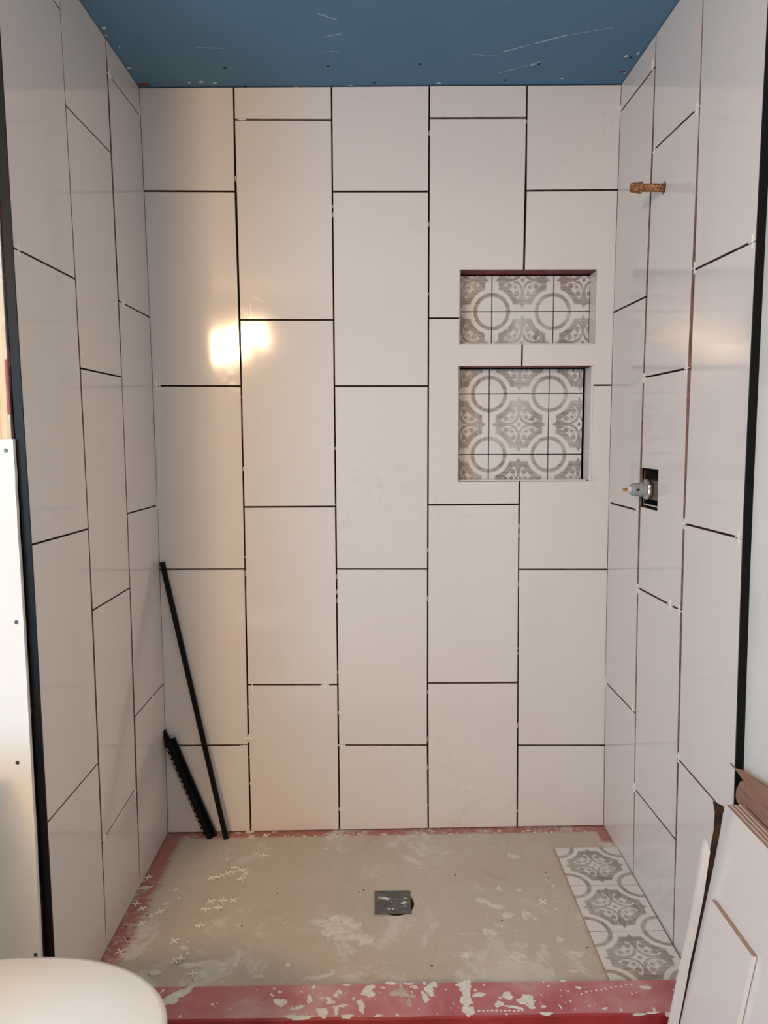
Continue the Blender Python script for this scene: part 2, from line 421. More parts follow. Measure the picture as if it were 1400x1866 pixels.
def clad(side, XF, on, TL, JJ, parent, name):
    lin = {'A': None, 'B': None, 'T': None}
    for k in lin:
        pts = [on(u, v) for u, v in TL[k]]
        pts = [(p.z, -p.y) for p in pts]; zs = [p[0] for p in pts]
        # smooth: straight plumb-ish fit with small local waviness
        n = len(pts); mz = sum(zs)/n; my = sum(p[1] for p in pts)/n
        sl = sum((p[0]-mz)*(p[1]-my) for p in pts)/sum((p[0]-mz)**2 for p in pts)
        lin[k] = [(z, .55*y+.45*(my+sl*(z-mz))) for z, y in pts]
    lin['0'] = [(-1, -.0012), (3, -.0012)]
    keys = ['0', 'A', 'B', 'T']; bm = bmesh.new(); h = GAP/2*.9
    for c in (1, 2, 3):
        rows = [None]+JJ[c]+[None]
        if on(*JJ[c][0][1]).z > 2.44 and on(*JJ[c][0][0]).z > 2.44: rows = [None]+JJ[c][1:]+[None]
        for i in range(len(rows)-1):
            def zz(r, e, top):
                if r is None:
                    xk = XF(2.4 if top else 0); return ZC(xk)-.002 if top else ZF(xk)+.002
                return on(*r[e]).z + (-h if top else h)
            z = [zz(rows[i+1], 0, False), zz(rows[i+1], 1, False), zz(rows[i], 1, True), zz(rows[i], 0, True)]
            kk = [keys[c-1], keys[c], keys[c], keys[c-1]]; sg = [1, -1, -1, 1]
            ds = [lerp(lin[q], zv)+s*h for q, s, zv in zip(kk, sg, z)]
            P = [(XF(zv)+random.uniform(-.0002, .0002), -d, zv) for d, zv in zip(ds, z)]
            fs = prism(bm, P, (side*TH, 0, 0), 1); fs[0].material_index = 0
    recalc(bm)
    return link(name, bm, [M['tile'], M['edge']], parent), lin
WT = .089                                                   # stud width of the wing walls
DE = .893
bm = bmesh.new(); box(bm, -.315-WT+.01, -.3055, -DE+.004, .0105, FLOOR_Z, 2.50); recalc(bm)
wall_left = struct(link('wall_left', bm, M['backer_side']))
clad_l, lin_l = clad(-1, XL, onL, LT, LJ, wall_left, 'tile_cladding'); bev(clad_l)
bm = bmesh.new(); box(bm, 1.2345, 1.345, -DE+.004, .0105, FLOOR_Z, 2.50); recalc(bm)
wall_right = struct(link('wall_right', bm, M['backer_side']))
clad_r, lin_r = clad(1, XR, onR, RTL, RJ, wall_right, 'tile_cladding')
# cut-outs in the right wall: square hole around the mixer valve, round hole around the pipe stub
h0, h1 = onR(1168, 852), onR(1200, 856); h2 = onR(1167, 924); h3 = onR(1197, 931)
HY0, HY1, HZ0, HZ1 = h0.y+.001, h1.y, (h2.z+h3.z)/2, (h0.z+h1.z)/2
ps = onR(1209, 342)
def cyl_cut(b): lathe(b, [(.0165, -.05), (.0165, .05)], Matrix.Translation((ps.x, ps.y-.001, ps.z-.001)) @ Matrix.Rotation(math.pi/2, 4, 'Y'), 20)
cut(clad_r, [lambda b: box(b, 1.15, 1.30, min(HY0, HY1), max(HY0, HY1), HZ0, HZ1), cyl_cut]); bev(clad_r)
cut(wall_right, [lambda b: box(b, 1.15, 1.325, min(HY0, HY1)-.004, max(HY0, HY1)+.004, HZ0-.004, HZ1+.004), cyl_cut])
bm = bmesh.new(); ya, yb_ = min(HY0, HY1), max(HY0, HY1)
box(bm, 1.3235, 1.3245, ya-.004, yb_+.004, HZ0-.004, HZ1+.004)
box(bm, 1.2375, 1.3235, ya-.004, ya-.003, HZ0-.004, HZ1+.004); box(bm, 1.2375, 1.3235, yb_+.003, yb_+.004, HZ0-.004, HZ1+.004)
box(bm, 1.2375, 1.3235, ya-.003, yb_+.003, HZ1+.003, HZ1+.004); box(bm, 1.2375, 1.3235, ya-.003, yb_+.003, HZ0-.004, HZ0-.003); recalc(bm)
cav = link('valve_cavity', bm, M['hole'], wall_right)

# ---- black metal edge trims at the front ends of the tiling
for side, XF, lin, nm in ((-1, XL, lin_l, 'trim_1'), (1, XR, lin_r, 'trim_2')):
    bm = bmesh.new(); N = 16; rings = []
    for k in range(N+1):
        z = FLOOR_Z + (2.452-FLOOR_Z)*k/N; d = lerp(lin['T'], z)
        x = XF(z); rings.append([bm.verts.new((x-side*.0012, -d, z)), bm.verts.new((x-side*.0012, -d-.0045, z)),
                                 bm.verts.new((x+side*.0166, -d-.0045, z)), bm.verts.new((x+side*.0166, -d, z))])
    for a, b in zip(rings, rings[1:]):
        for q in range(4): bm.faces.new((a[q], a[(q+1) % 4], b[(q+1) % 4], b[q]))
    bm.faces.new(rings[0]); bm.faces.new(rings[-1]); recalc(bm)
    struct(link(nm, bm, M['black']))

# ---- left wall end: pine stud above, drywall strip below
XO = -.3065; zt = onD(20, 800, .905).z
bm = bmesh.new(); box(bm, XO-WT, XO-.006, -.893, -.855, zt-.05, 2.452); recalc(bm); link('wooden_stud', bm, M['pine'], wall_left)
bm = bmesh.new(); box(bm, XO-.0058, XO-.0022, -.894, -.86, zt, 2.452); recalc(bm); link('drywall_edge', bm, M['drywall_core'], wall_left)
za, zb = onD(26, 655, .896).z, onD(30, 755, .896).z
bm = bmesh.new(); box(bm, XO-.0062, XO-.0015, -.896, -.8945, zb, za); recalc(bm); link('membrane_strip', bm, M['membrane'], wall_left)
def XOz(t): return XL(FLOOR_Z+(zt-FLOOR_Z)*t)-.0164
bm = bmesh.new(); pts = [(XO-.091, 0), (XOz(0), 0)]
for k in range(40):
    t = k/39; pts.append((XOz(t) + (-random.uniform(0, .003) if t > .84 else random.uniform(-.0008, 0)), t))
pts.append((XO-.091, 1))
prism(bm, [(x, -.904, FLOOR_Z+(zt-FLOOR_Z)*t) for x, t in pts], (0, .0105, 0)); recalc(bm)
dry = link('drywall_strip', bm, M['drywall'], wall_left)
for u, v in ((11, 821), (30, 1134), (32, 1390), (65, 1740)):
    p = onD(u, v, .904); bm = bmesh.new()
    lathe(bm, [(.0044, 0), (.0044, .0006), (.002, .0004)], Matrix.Translation((p.x, -.904, p.z)) @ Matrix.Rotation(math.pi/2, 4, 'X'), 12)
    recalc(bm); link('screw', bm, M['screw'], dry)

# ---- painted wall beyond the right trim, rest of the room behind the camera
bm = bmesh.new(); rg = []
for k in range(17):
    z = FLOOR_Z+(2.50-FLOOR_Z)*k/16; xx = XR(min(z, 2.45))+.0160
    rg.append([bm.verts.new(p) for p in ((xx, -.898, z), (1.345, -.898, z), (1.345, -3.80, z), (xx, -3.80, z))])
for a, b in zip(rg, rg[1:]):
    for q in range(4): bm.faces.new((a[q], a[(q+1) % 4], b[(q+1) % 4], b[q]))
bm.faces.new(rg[0]); bm.faces.new(rg[-1]); recalc(bm)
wall_rf = struct(link('wall_right_front', bm, M['paint']))
WY0, WY1, WZ0, WZ1 = -3.22, -2.18, .73, 1.77                  # window opening in the far left wall
bm = bmesh.new()
box(bm, -1.30, -1.20, -3.80, WY0, FLOOR_Z, 2.50); box(bm, -1.30, -1.20, WY1, .16, FLOOR_Z, 2.50)
box(bm, -1.30, -1.20, WY0, WY1, FLOOR_Z, WZ0); box(bm, -1.30, -1.20, WY0, WY1, WZ1, 2.50); recalc(bm)
struct(link('wall_far_left', bm, M['paint']))
bm = bmesh.new()
for a in ((WY0-.06, WY0, WZ0-.06, WZ1+.06), (WY1, WY1+.06, WZ0-.06, WZ1+.06), (WY0, WY1, WZ1, WZ1+.06), (WY0, WY1, WZ0-.06, WZ0)):
    box(bm, -1.20, -1.185, a[0], a[1], a[2], a[3])
recalc(bm); struct(link('window_1', bm, M['porcelain']))
bm = bmesh.new(); box(bm, -1.20, -.56, .02, .16, FLOOR_Z, 2.50); box(bm, -.47, XO-WT-.002, -.60, -.02, FLOOR_Z, 2.50); recalc(bm); struct(link('wall_left_recess', bm, M['recess_shade']))
bm = bmesh.new(); box(bm, -1.20, -.40, -.78, -.74, FLOOR_Z, 2.452); recalc(bm); struct(link('wall_left_rear', bm, M['recess_shade']))
bm = bmesh.new(); box(bm, -1.20, 1.24, -3.80, -3.70, FLOOR_Z, 2.50); recalc(bm); struct(link('wall_rear', bm, M['paint']))
bm = bmesh.new(); box(bm, -1.30, 1.345, -3.80, .16, FLOOR_Z-.06, FLOOR_Z); recalc(bm); struct(link('floor', bm, M['roomfloor']))
# ceiling, sloped a hair: bare blue board over the shower, painted white beyond its front edge
bm = bmesh.new(); prism(bm, [(x, y, ZC(x)) for x, y in ((-1.30, -.94), (1.345, -.94), (1.345, .16), (-1.30, .16))], (0, 0, .05)); recalc(bm)
ceiling = struct(link('ceiling', bm, M['ceiling']))
bm = bmesh.new(); prism(bm, [(x, y, ZC(x)) for x, y in ((-1.30, -3.80), (1.345, -3.80), (1.345, -.94), (-1.30, -.94))], (0, 0, .05)); recalc(bm)
struct(link('ceiling_front', bm, M['drywall']))

# ---- shower pan
bm = bmesh.new()
prism(bm, [(x, y, ZF(x)) for x, y in ((-.300, .010), (1.232, .010), (1.232, -.86), (-.300, -.86))], (0, 0, -.019)); recalc(bm)
pan = struct(link('floor_shower', bm, M['pan']))

# ================================================================== irregular mortar splashes
def splat(bm, c, rx, ry, n, up, ax, ay, th=.0006, rough=.25, rot=0):
    c = Vector(c); k = []
    ph = [random.uniform(0, 6.28) for _ in range(4)]
    for i in range(n):
        t = 2*math.pi*i/n
        r = 1 + rough*(math.sin(2*t+ph[0])*.45+math.sin(3*t+ph[1])*.4+math.sin(5*t+ph[2])*.35+math.sin(9*t+ph[3])*.22)+random.uniform(-.08, .08)*rough*2
        a, b = rx*r*math.cos(t), ry*r*math.sin(t)
        a, b = a*math.cos(rot)-b*math.sin(rot), a*math.sin(rot)+b*math.cos(rot)
        k.append(c+ax*a+ay*b)
    prism(bm, k, up*th)
X_, Y_, Z_ = Vector((1,0,0)), Vector((0,1,0)), Vector((0,0,1))
# ceiling marks
bm = bmesh.new()
for u, v, a, b, r in ((367,148,.011,.009,0), (345,149,.006,.008,.5), (392,150,.009,.004,0), (190,49,.008,.012,.6), (193,62,.004,.006,0),
                      (218,84,.003,.008,0), (235,122,.010,.007,.4), (214,69,.003,.003,0), (1141,106,.007,.010,0), (1163,101,.006,.010,0),
                      (1138,136,.006,.004,0), (300,159,.006,.004,0), (540,158,.010,.004,0), (640,156,.010,.004,0), (800,153,.014,.005,0), (1025,146,.008,.004,0)):
    p = onZ(u, v, 2.4550); p.z = ZC(p.x); splat(bm, p, a*.62, b*.62, 14, -Z_, X_, Y_, .0008, .35, r)
recalc(bm); tagk = link('compound_chips', bm, M['mortar'], ceiling); tagk['kind'] = 'stuff'
bm = bmesh.new()
for (u0, v0), (u1, v1), w_ in (((924, 95), (1030, 68), .0028), ((1030, 68), (1115, 54), .0012), ((912, 135), (985, 115), .0016), ((582, 26), (612, 36), .003), ((360, 86), (408, 87), .0025), ((968, 122), (982, 117), .005), ((590, 68), (620, 62), .0016), ((580, 95), (616, 94), .0014), ((840, 100), (910, 104), .0008)):
    for k in range(9):
        t = k/8+random.uniform(-.05, .05); p = onZ(u0+(u1-u0)*t, v0+(v1-v0)*t, 2.4550); p.z = ZC(p.x)
        q0 = onZ(u0, v0, 2.455); q1 = onZ(u1, v1, 2.455); L_ = (q1-q0).length; an = math.atan2((q1-q0).y, (q1-q0).x)
        splat(bm, p, L_/12, w_*random.uniform(.4, 1), 10, -Z_, X_, Y_, .0003, .3, an)
recalc(bm); tagk = link('scuff_marks', bm, M['chalk'], ceiling); tagk['kind'] = 'stuff'
for u, v in ((410, 123), (598, 121), (766, 118), (982, 119), (446, 156), (920, 148), (682, 151), (1150, 108)):
    p = onZ(u, v, 2.455); bm = bmesh.new()
    lathe(bm, [(.0045, 0), (.0045, .0008), (.0025, .0004)], Matrix.Translation((p.x, p.y, ZC(p.x))) @ Matrix.Rotation(math.pi, 4, 'X'), 10); recalc(bm)
    link('screw', bm, M['hole'], ceiling)
bm = bmesh.new(); p = onZ(262, 152, 2.455); splat(bm, (p.x, p.y, ZC(p.x)), .022, .008, 14, -Z_, X_, Y_, .001); p = onZ(1134, 134, 2.455); splat(bm, (p.x, p.y, ZC(p.x)), .010, .006, 14, -Z_, X_, Y_, .001); recalc(bm); link('membrane_patch', bm, M['niche_dark'], ceiling)

# pan marks
bm = bmesh.new()
P_ = [(632,1692,.088,.060,0), (668,1712,.030,.022,0), (600,1700,.03,.018,0), (345,1760,.03,.012,0), (375,1757,.045,.016,.1), (415,1757,.03,.014,0), (428,1748,.018,.018,0),
      (398,1683,.012,.012,0), (335,1728,.016,.012,0), (370,1775,.012,.014,0), (376,1782,.006,.014,0), (405,1770,.015,.012,0), (1020,1712,.010,.014,0), (935,1560,.02,.02,0),
      (580,1781,.045,.008,.25), (566,1783,.012,.010,0), (470,1779,.014,.010,.4), (1045,1770,.014,.006,0), (790,1543,.008,.010,0), (960,1668,.02,.02,0),
      (610,1522,.014,.008,0), (633,1522,.010,.006,0), (434,1518,.014,.006,0), (500,1516,.010,.006,0), (700,1520,.012,.006,0), (262,1618,.03,.008,.3), (255,1605,.02,.008,0),
      (905,1652,.03,.012,-.5), (880,1642,.03,.012,-.5), (925,1668,.02,.016,0), (893,1700,.02,.02,0), (945,1745,.03,.025,.3), (1047,1740,.03,.014,.2), (850,1740,.02,.016,0), (972,1672,.02,.012,-.6)]
for u, v, a, b, r in P_:
    p = onPan(u, v); splat(bm, p, a*.85, b*.85, 26, Z_, X_, Y_, .0004, .32, r)
recalc(bm); E.nt = None
m = M['film'] = newmat('thin_mortar_film', (.5, .48, .42), .8, spec=.15); nt = m.node_tree; g = coords(nt)
E.nt = nt; nn = noise(nt, g, 45, 6, .7, .6); setcol(m, ramp(nt, nn, [(.36, (.56, .50, .42)), (.50, (.68, .65, .57)), (.66, (.78, .75, .68))]))
tagk = link('mortar_film', bm, M['film'], pan); tagk['kind'] = 'stuff'
bm = bmesh.new()
for _ in range(150):
    x = random.uniform(-.24, 1.10); y = -random.uniform(.02, .84)
    if random.random() > .35 + .65*(-y/.84): continue
    s = random.choice((.0012, .0016, .002, .0028, .004, .006))*random.uniform(.7, 1.2)
    splat(bm, (x, y, ZF(x)), s*random.uniform(.8, 1.8), s, 8, Z_, X_, Y_, .0008, .4, random.uniform(0, 3))
for u, v in ((640,1520),(660,1518),(590,1519),(520,1520),(560,1520),(760,1519),(820,1517),(850,1517),(905,1514),(960,1512),(1010,1512),(1050,1511)):
    for _ in range(4):
        p = onPan(u+random.uniform(-16, 16), v+random.uniform(0, 6)); splat(bm, p, random.uniform(.002, .005), .002, 8, Z_, X_, Y_, .002, .4)
recalc(bm); tagk = link('mortar_crumbs', bm, M['mortar'], pan); tagk['kind'] = 'stuff'
bm = bmesh.new()
for u, v in ((269,1668),(330,1630),(396,1549),(422,1556),(403,1659),(441,1687),(506,1628),(655,1627),(663,1622),(229,1688),(351,1786),(233,1711),(1000,1600),(995,1590),(1070,1727),(787,1760),(830,1595),(915,1678)):
    p = onPan(u, v); splat(bm, p, .003, .002, 8, Z_, X_, Y_, .0006, .4)
recalc(bm); tagk = link('dark_grit', bm, M['hole'], pan); tagk['kind'] = 'stuff'

# ================================================================== THINGS
# ---- curb
cb0 = onZ(700, 1791, CURB_Z); cf = onZ(700, 1855, CURB_Z)
YC0, YC1 = cb0.y, cf.y
def cz(x): return CURB_Z + ZF(x)*.55
bm = bmesh.new()
pr = [(YC0, 0), (YC0, CURB_Z-.003), (YC0-.003, CURB_Z), (YC1+.004, CURB_Z), (YC1, CURB_Z-.004), (YC1, FLOOR_Z)]
pr = pr+[(YC0+.0, FLOOR_Z)]
xs = [-.2885+1.505*k/30 for k in range(31)]; rg = []
for x in xs:
    wv_ = .0012*math.sin(x*9)+.0008*math.sin(x*23)
    rg.append([bm.verts.new((x, y+(wv_ if y < -.9 else 0), z+(ZF(x)*.55 if z > .05 else 0))) for y, z in pr])
for a, b in zip(rg, rg[1:]):
    for q in range(len(pr)):
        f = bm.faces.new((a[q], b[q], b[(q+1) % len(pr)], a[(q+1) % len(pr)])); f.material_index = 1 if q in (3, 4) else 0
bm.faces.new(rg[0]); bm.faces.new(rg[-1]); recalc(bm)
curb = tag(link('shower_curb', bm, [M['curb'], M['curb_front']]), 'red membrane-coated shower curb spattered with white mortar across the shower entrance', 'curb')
bm = bmesh.new()
C_ = [(308,1822,.022,.012,.5), (328,1810,.024,.010,.55), (345,1800,.010,.006,.5), (511,1826,.014,.012,0), (564,1821,.006,.011,0), (543,1836,.016,.004,.4), (588,1845,.013,.012,0), (603,1826,.009,.006,0), (599,1820,.007,.005,0),
      (612,1813,.005,.005,0), (618,1808,.007,.006,.6), (671,1808,.013,.016,0), (675,1799,.010,.008,0), (658,1833,.008,.018,.3), (622,1833,.016,.003,.1), (613,1842,.005,.010,0), (547,1854,.030,.005,0), (530,1851,.012,.004,0), (633,1852,.014,.005,0),
      (783,1806,.008,.020,.35), (775,1818,.008,.014,.3), (790,1795,.008,.010,0), (848,1800,.016,.020,.1), (850,1820,.014,.024,0), (854,1843,.012,.016,0), (838,1795,.010,.004,0), (873,1814,.014,.006,0), (925,1816,.012,.010,0), (910,1831,.010,.008,0),
      (938,1837,.018,.004,-.2), (959,1823,.018,.014,0), (968,1834,.010,.008,0), (991,1836,.007,.003,0), (996,1849,.014,.004,.1), (1055,1802,.006,.004,0), (1103,1840,.006,.003,0), (1178,1802,.014,.004,-.1), (1026,1789,.006,.003,0),
      (712,1792,.012,.004,0), (745,1793,.010,.003,0), (572,1798,.004,.005,0), (500,1801,.004,.002,0), (510,1807,.006,.003,0), (632,1795,.008,.003,0), (387,1829,.003,.003,0), (755,1799,.008,.005,0), (1022,1837,.002,.006,.3), (1040,1826,.002,.002,0),
      (1165,1851,.016,.003,0), (1190,1848,.012,.003,0), (1217,1851,.006,.006,0), (690,1851,.008,.003,0), (420,1838,.003,.001,0)]
for u, v, a, b, r in C_:
    p = onZ(u, v, CURB_Z); p.z = cz(p.x); splat(bm, p, a, b, 22, Z_, X_, Y_, .0010, .38, r)
for k in range(11):
    p = onZ(873+k*8, 1843-.5*k*0+random.uniform(-.6,.6), CURB_Z); p.z = cz(p.x); splat(bm, p, .0032, .002, 8, Z_, X_, Y_, .001)
for k in range(11):
    p = onZ(1060+k*9, 1812-k*1.6+random.uniform(-1,1), CURB_Z); p.z = cz(p.x); splat(bm, p, .0028, .0016, 8, Z_, X_, Y_, .001)
for _ in range(110):
    x = random.uniform(-.2, 1.2); y = random.uniform(YC1+.004, YC0-.003); s = random.choice((.0007, .001, .0014, .002, .003))
    splat(bm, (x, y, cz(x)), s*random.uniform(.8, 2.2), s, 8, Z_, X_, Y_, .0007, .4, random.uniform(0, 3))
recalc(bm); tagk = link('mortar_spatter', bm, M['mortar'], curb); tagk['kind'] = 'stuff'
bm = bmesh.new()
for u, v, a, b, r in ((727,1808,.020,.007,.1), (740,1814,.020,.006,-.1), (731,1801,.006,.012,0), (746,1828,.005,.014,0), (718,1812,.010,.006,0)):
    p = onZ(u, v, CURB_Z); p.z = cz(p.x); splat(bm, p, a, b, 20, Z_, X_, Y_, .0008, .4, r)
recalc(bm); tagk = link('tan_smear', bm, M['mortar_tan'], curb); tagk['kind'] = 'stuff'

# ---- drain
q = [onPan(684, 1627), onPan(748, 1626), onPan(750.5, 1667), onPan(681, 1668)]
cx = sum(p.x for p in q)/4; cyy = sum(p.y for p in q)/4; hx = (q[1].x-q[0].x)/2; hy = (q[0].y-q[3].y)/2
zf = ZF(cx); dr = empty('floor_drain', (cx, cyy, zf), 'square dark grey drain cover smeared with white mortar in the shower floor', 'drain')
bm = bmesh.new(); box(bm, -hx, hx, -hy, hy, .002, .0075); recalc(bm); bev(link('cover_plate', bm, M['drain'], dr), .0015, 2)
bm = bmesh.new(); lathe(bm, [(.053, .0002), (.054, .0010), (.048, .0012)], Matrix.Translation((.009, -.002, 0)), 32); recalc(bm); link('recess_ring', bm, M['hole'], dr)
bm = bmesh.new()
for x, y, a, b, r in ((-.022, .012, .014, .0055, -.1), (-.038, .016, .005, .005, 0), (.033, -.008, .007, .005, .4), (.037, .012, .005, .002, .5), (-.004, -.002, .0015, .0015, 0), (.0, -.036, .003, .003, 0), (-.012, -.035, .004, .003, 0), (.036, -.022, .002, .002, 0)):
    splat(bm, (x, y, .0075), a, b, 14, Z_, X_, Y_, .0008, .35, r)
recalc(bm); tagk = link('mortar_smear', bm, M['mortar'], dr); tagk['kind'] = 'stuff'

# ---- loose patterned floor tiles in a row beside the right wall
TL_ = [((1008,1548),(1120,1541),(1159,1609),(1040,1612)), ((1041,1614),(1160,1611),(1203,1695),(1074,1700)), ((1074,1701),(1203,1697),(1246,1786),(1106,1786))]
lab = ['patterned tile lying nearest the back wall in the row on the shower floor', 'patterned tile in the middle of the row on the shower floor', 'patterned tile lying against the red curb at the end of the floor row']
a0 = onZ(1008, 1548, .009); a1 = onZ(1120, 1541, .009); b0 = onZ(1106, 1787, .009)
ux = (a1-a0).normalized(); uy = Vector((ux.y, -ux.x, 0)).normalized()
tl = (a1-a0).length; TS = .2045
dirv = (b0-a0); dirv.z = 0; uy = dirv.normalized(); ux = Vector((-uy.y, uy.x, 0))

TW = .2045; a0 = a0 + ux*max(0, min(.006, tl-TW))
for k in range(3):
    o0 = a0 + uy*(k*(TS+.0005)); ln = TS if k < 2 else min(TS, dirv.length-2*TS+.012)
    bm = bmesh.new(); uvl = bm.loops.layers.uv.new('uv')
    c = [o0, o0+ux*TW, o0+ux*TW+uy*(ln-.002), o0+uy*(ln-.002)]
    fs = prism(bm, [(p.x, p.y, ZF(p.x)+.0098) for p in c], (0, 0, -.0085), 1); fs[0].material_index = 0
    for lp, t in zip(fs[0].loops, ((.004, .996), (.996, .996), (.996, 1-.996*ln/TS), (.004, 1-.996*ln/TS))): lp[uvl].uv = t
    recalc(bm)
    o = link('patterned_tile', bm, [M['pat'] if k != 1 else M['pat_r'], M['biscuit']]); tag(o, lab[k], 'tile', 'loose patterned tiles on the shower floor'); bev(o, .0006)

# ---- corroded pipe stub for the shower arm
AX = Matrix.Rotation(-math.pi/2, 4, 'Y')                              # local Z -> world -X
st = empty('pipe_stub', (XR(ps.z), ps.y, ps.z), 'corroded brass shower arm stub with cap sticking out of upper right wall', 'pipe')
Ls = .088
bm = bmesh.new(); lathe(bm, [(.0105, -.03), (.0105, .060)], AX, 24); recalc(bm); link('pipe', bm, M['corroded'], st, True)
bm = bmesh.new(); lathe(bm, [(.0150, .058), (.0158, .060), (.0158, .0665), (.0150, .068)], AX, 12); recalc(bm); link('collar', bm, M['corroded'], st)
bm = bmesh.new(); lathe(bm, [(.0130, .067), (.0135, .070), (.0132, .082), (.0115, .0875), (.007, Ls)], AX, 8); recalc(bm); link('cap', bm, M['corroded'], st)

# ---- mixer valve in the square cut-out
vp = onR(1185, 890); vx = XR(vp.z)
yv = (HY0+HY1)/2; zv = onX(1183, 892, vx).z
va = empty('mixer_valve', (vx, yv, zv), 'grey plastic shower mixer valve with brass stem in square wall cut-out', 'valve')
bm = bmesh.new(); lathe(bm, [(.0265, -.002), (.0270, .0), (.0270, .008), (.0225, .012)], AX, 48, lob=lambda t: 1+.07*math.cos(6*t)); recalc(bm); link('collar', bm, M['chrome'], va, True)
bm = bmesh.new(); lathe(bm, [(.0205, .010), (.0205, .026), (.0195, .028), (.0180, .046), (.0150, .050), (.0150, .052)], AX, 32); recalc(bm); bd = link('body', bm, M['grey_plastic'], va)
bm = bmesh.new(); box(bm, -.040, -.034, -.0215, -.0165, -.003, .003); recalc(bm); link('body_notch', bm, M['hole'], va)
bm = bmesh.new(); lathe(bm, [(.0115, .050), (.0115, .058), (.0095, .060)], AX, 24); recalc(bm); link('white_sleeve', bm, M['white_plastic'], va)
bm = bmesh.new(); lathe(bm, [(.0045, .058), (.0045, .072), (.0038, .073)], AX, 12); recalc(bm); link('brass_stem', bm, M['brass'], va)
bm = bmesh.new(); box(bm, .006, .060, ya-yv+.002, yb_-yv-.004, -.028, .026); recalc(bm); link('valve_housing', bm, M['brownbox'], va)
bm = bmesh.new(); lathe(bm, [(.0075, 0), (.0075, .018), (.003, .030)], Matrix.Translation((.030, ya-yv+.012, .026)), 12); recalc(bm); link('red_pipe_end', bm, M['redpex'], va)
bm = bmesh.new(); box(bm, .008, .011, yb_-yv-.012, yb_-yv-.008, -.052, .052); box(bm, .008, .011, ya-yv+.002, yb_-yv-.008, -.048, -.044); recalc(bm); link('mounting_bracket', bm, M['chrome'], va)

# ---- leaning black bars
def bar(p0, p1, w_, t_, name, label, group, flange=0, roll=0):
    d = (p1-p0); L_ = d.length; zq = d.normalized(); xq = Vector((1, 0, 0)); xq = (xq-zq*xq.dot(zq)).normalized(); yq = zq.cross(xq)
    MM = Matrix((xq, yq, zq)).transposed().to_4x4() @ Matrix.Rotation(roll, 4, 'Z'); MM.translation = p0
    root = empty(name, p0, label, 'metal bar', group); inv = Matrix.Translation(-p0) @ MM
    bm = bmesh.new()
    # U-shaped edging profile
    box(bm, -w_/2, w_/2, -t_/2, -t_/2+.0014, 0, L_, mat=inv); box(bm, -w_/2, -w_/2+.0014, -t_/2+.0014, t_/2, 0, L_, mat=inv)
    box(bm, w_/2-.0014, w_/2, -t_/2+.0014, t_/2, 0, L_, mat=inv); recalc(bm); link('edging_profile', bm, M['black'], root)
    if flange:
        bm = bmesh.new(); n = int(L_/.022)
        box(bm, -w_/2-flange, -w_/2-flange+.0016, 0, .0012, .01, L_*.92, mat=inv)
        for k in range(n):
            z = .01+k*.022
            if z < L_*.92: box(bm, -w_/2-flange, -w_/2, 0, .0012, z, z+.007, mat=inv)
        recalc(bm); link('perforated_flange', bm, M['black'], root)
    return root
pb = onPan(412.5, 1529); pb.z = ZF(pb.x)+.001
pt = onD(295.5, 1024, .014)
bar(pb, pt, .0165, .009, 'metal_edging_bar', 'long thin black metal edging bar leaning in the rear left corner', 'black edging bars leaning in the corner')
b0 = onPan(384.5, 1525); t0 = onD(305, 1340, .020)
for k, (dx, dy, ex, lb_) in enumerate(((.000, -.011, .00, 'short black metal edging bar, front piece of the short leaning bundle'), (.0115, .005, -.012, 'short black metal edging bar, right piece of the short leaning bundle'), (-.0095, .006, .016, 'short black metal edging bar reaching highest in the short bundle, holed flange showing'))):
    p0 = b0+Vector((dx, dy, 0)); p0.z = ZF(p0.x)+.001; dd = (t0-b0).normalized(); p1 = t0+Vector((dx*1.0, dy, 0))+dd*ex
    bar(p0, p1, .0165, .010, 'metal_edging_bar', lb_, 'black edging bars leaning in the corner', flange=.007 if k == 2 else 0)

# ---- toilet, bowl pointing right, lid closed
TD = -1.360; TXF = .108; TZ = .427
tt = empty('toilet', (-.30, TD, FLOOR_Z), 'white toilet with closed lid in front of the left wall end', 'toilet')
def egg(t, a_f, a_b, w_, xc):
    c, s = math.cos(t), math.sin(t)
    if c >= 0: return xc + a_f*(abs(c)**.92), w_*s*(abs(s)**-.04 if abs(s) > 1e-6 else 1)
    return xc - a_b*(abs(c)**.62), w_*(1-.14*c*c)*(1 if s >= 0 else -1)*abs(s)**.8
def ovl(bm, rings, seg=72):
    rr = []
    for (a_f, a_b, w_, xc, z) in rings:
        r = []
        for k in range(seg):
            x, y = egg(2*math.pi*k/seg, a_f, a_b, w_, xc); r.append(bm.verts.new((x+.30, y, z-FLOOR_Z)))
        rr.append(r)
    for a, b in zip(rr, rr[1:]):
        for k in range(seg): bm.faces.new((a[k], a[(k+1) % seg], b[(k+1) % seg], b[k]))
    bm.faces.new(rr[0][::-1]); bm.faces.new(rr[-1]); recalc(bm)
AF = TXF+.165
bm = bmesh.new(); ovl(bm, [(AF-.004, .19, .184, -.165, TZ-.020), (AF, .192, .188, -.165, TZ-.016), (AF, .192, .188, -.165, TZ-.008), (AF-.003, .19, .185, -.165, TZ-.003), (AF-.012, .18, .176, -.165, TZ), (AF-.10, .12, .11, -.165, TZ+.004), (.03, .03, .03, -.165, TZ+.005)]); link('lid', bm, M['lid'], tt, True)
bm = bmesh.new(); ovl(bm, [(AF-.010, .19, .179, -.165, TZ-.046), (AF-.003, .192, .185, -.165, TZ-.040), (AF-.003, .192, .185, -.165, TZ-.028), (AF-.008, .19, .181, -.165, TZ-.023)]); link('seat', bm, M['lid'], tt, True)
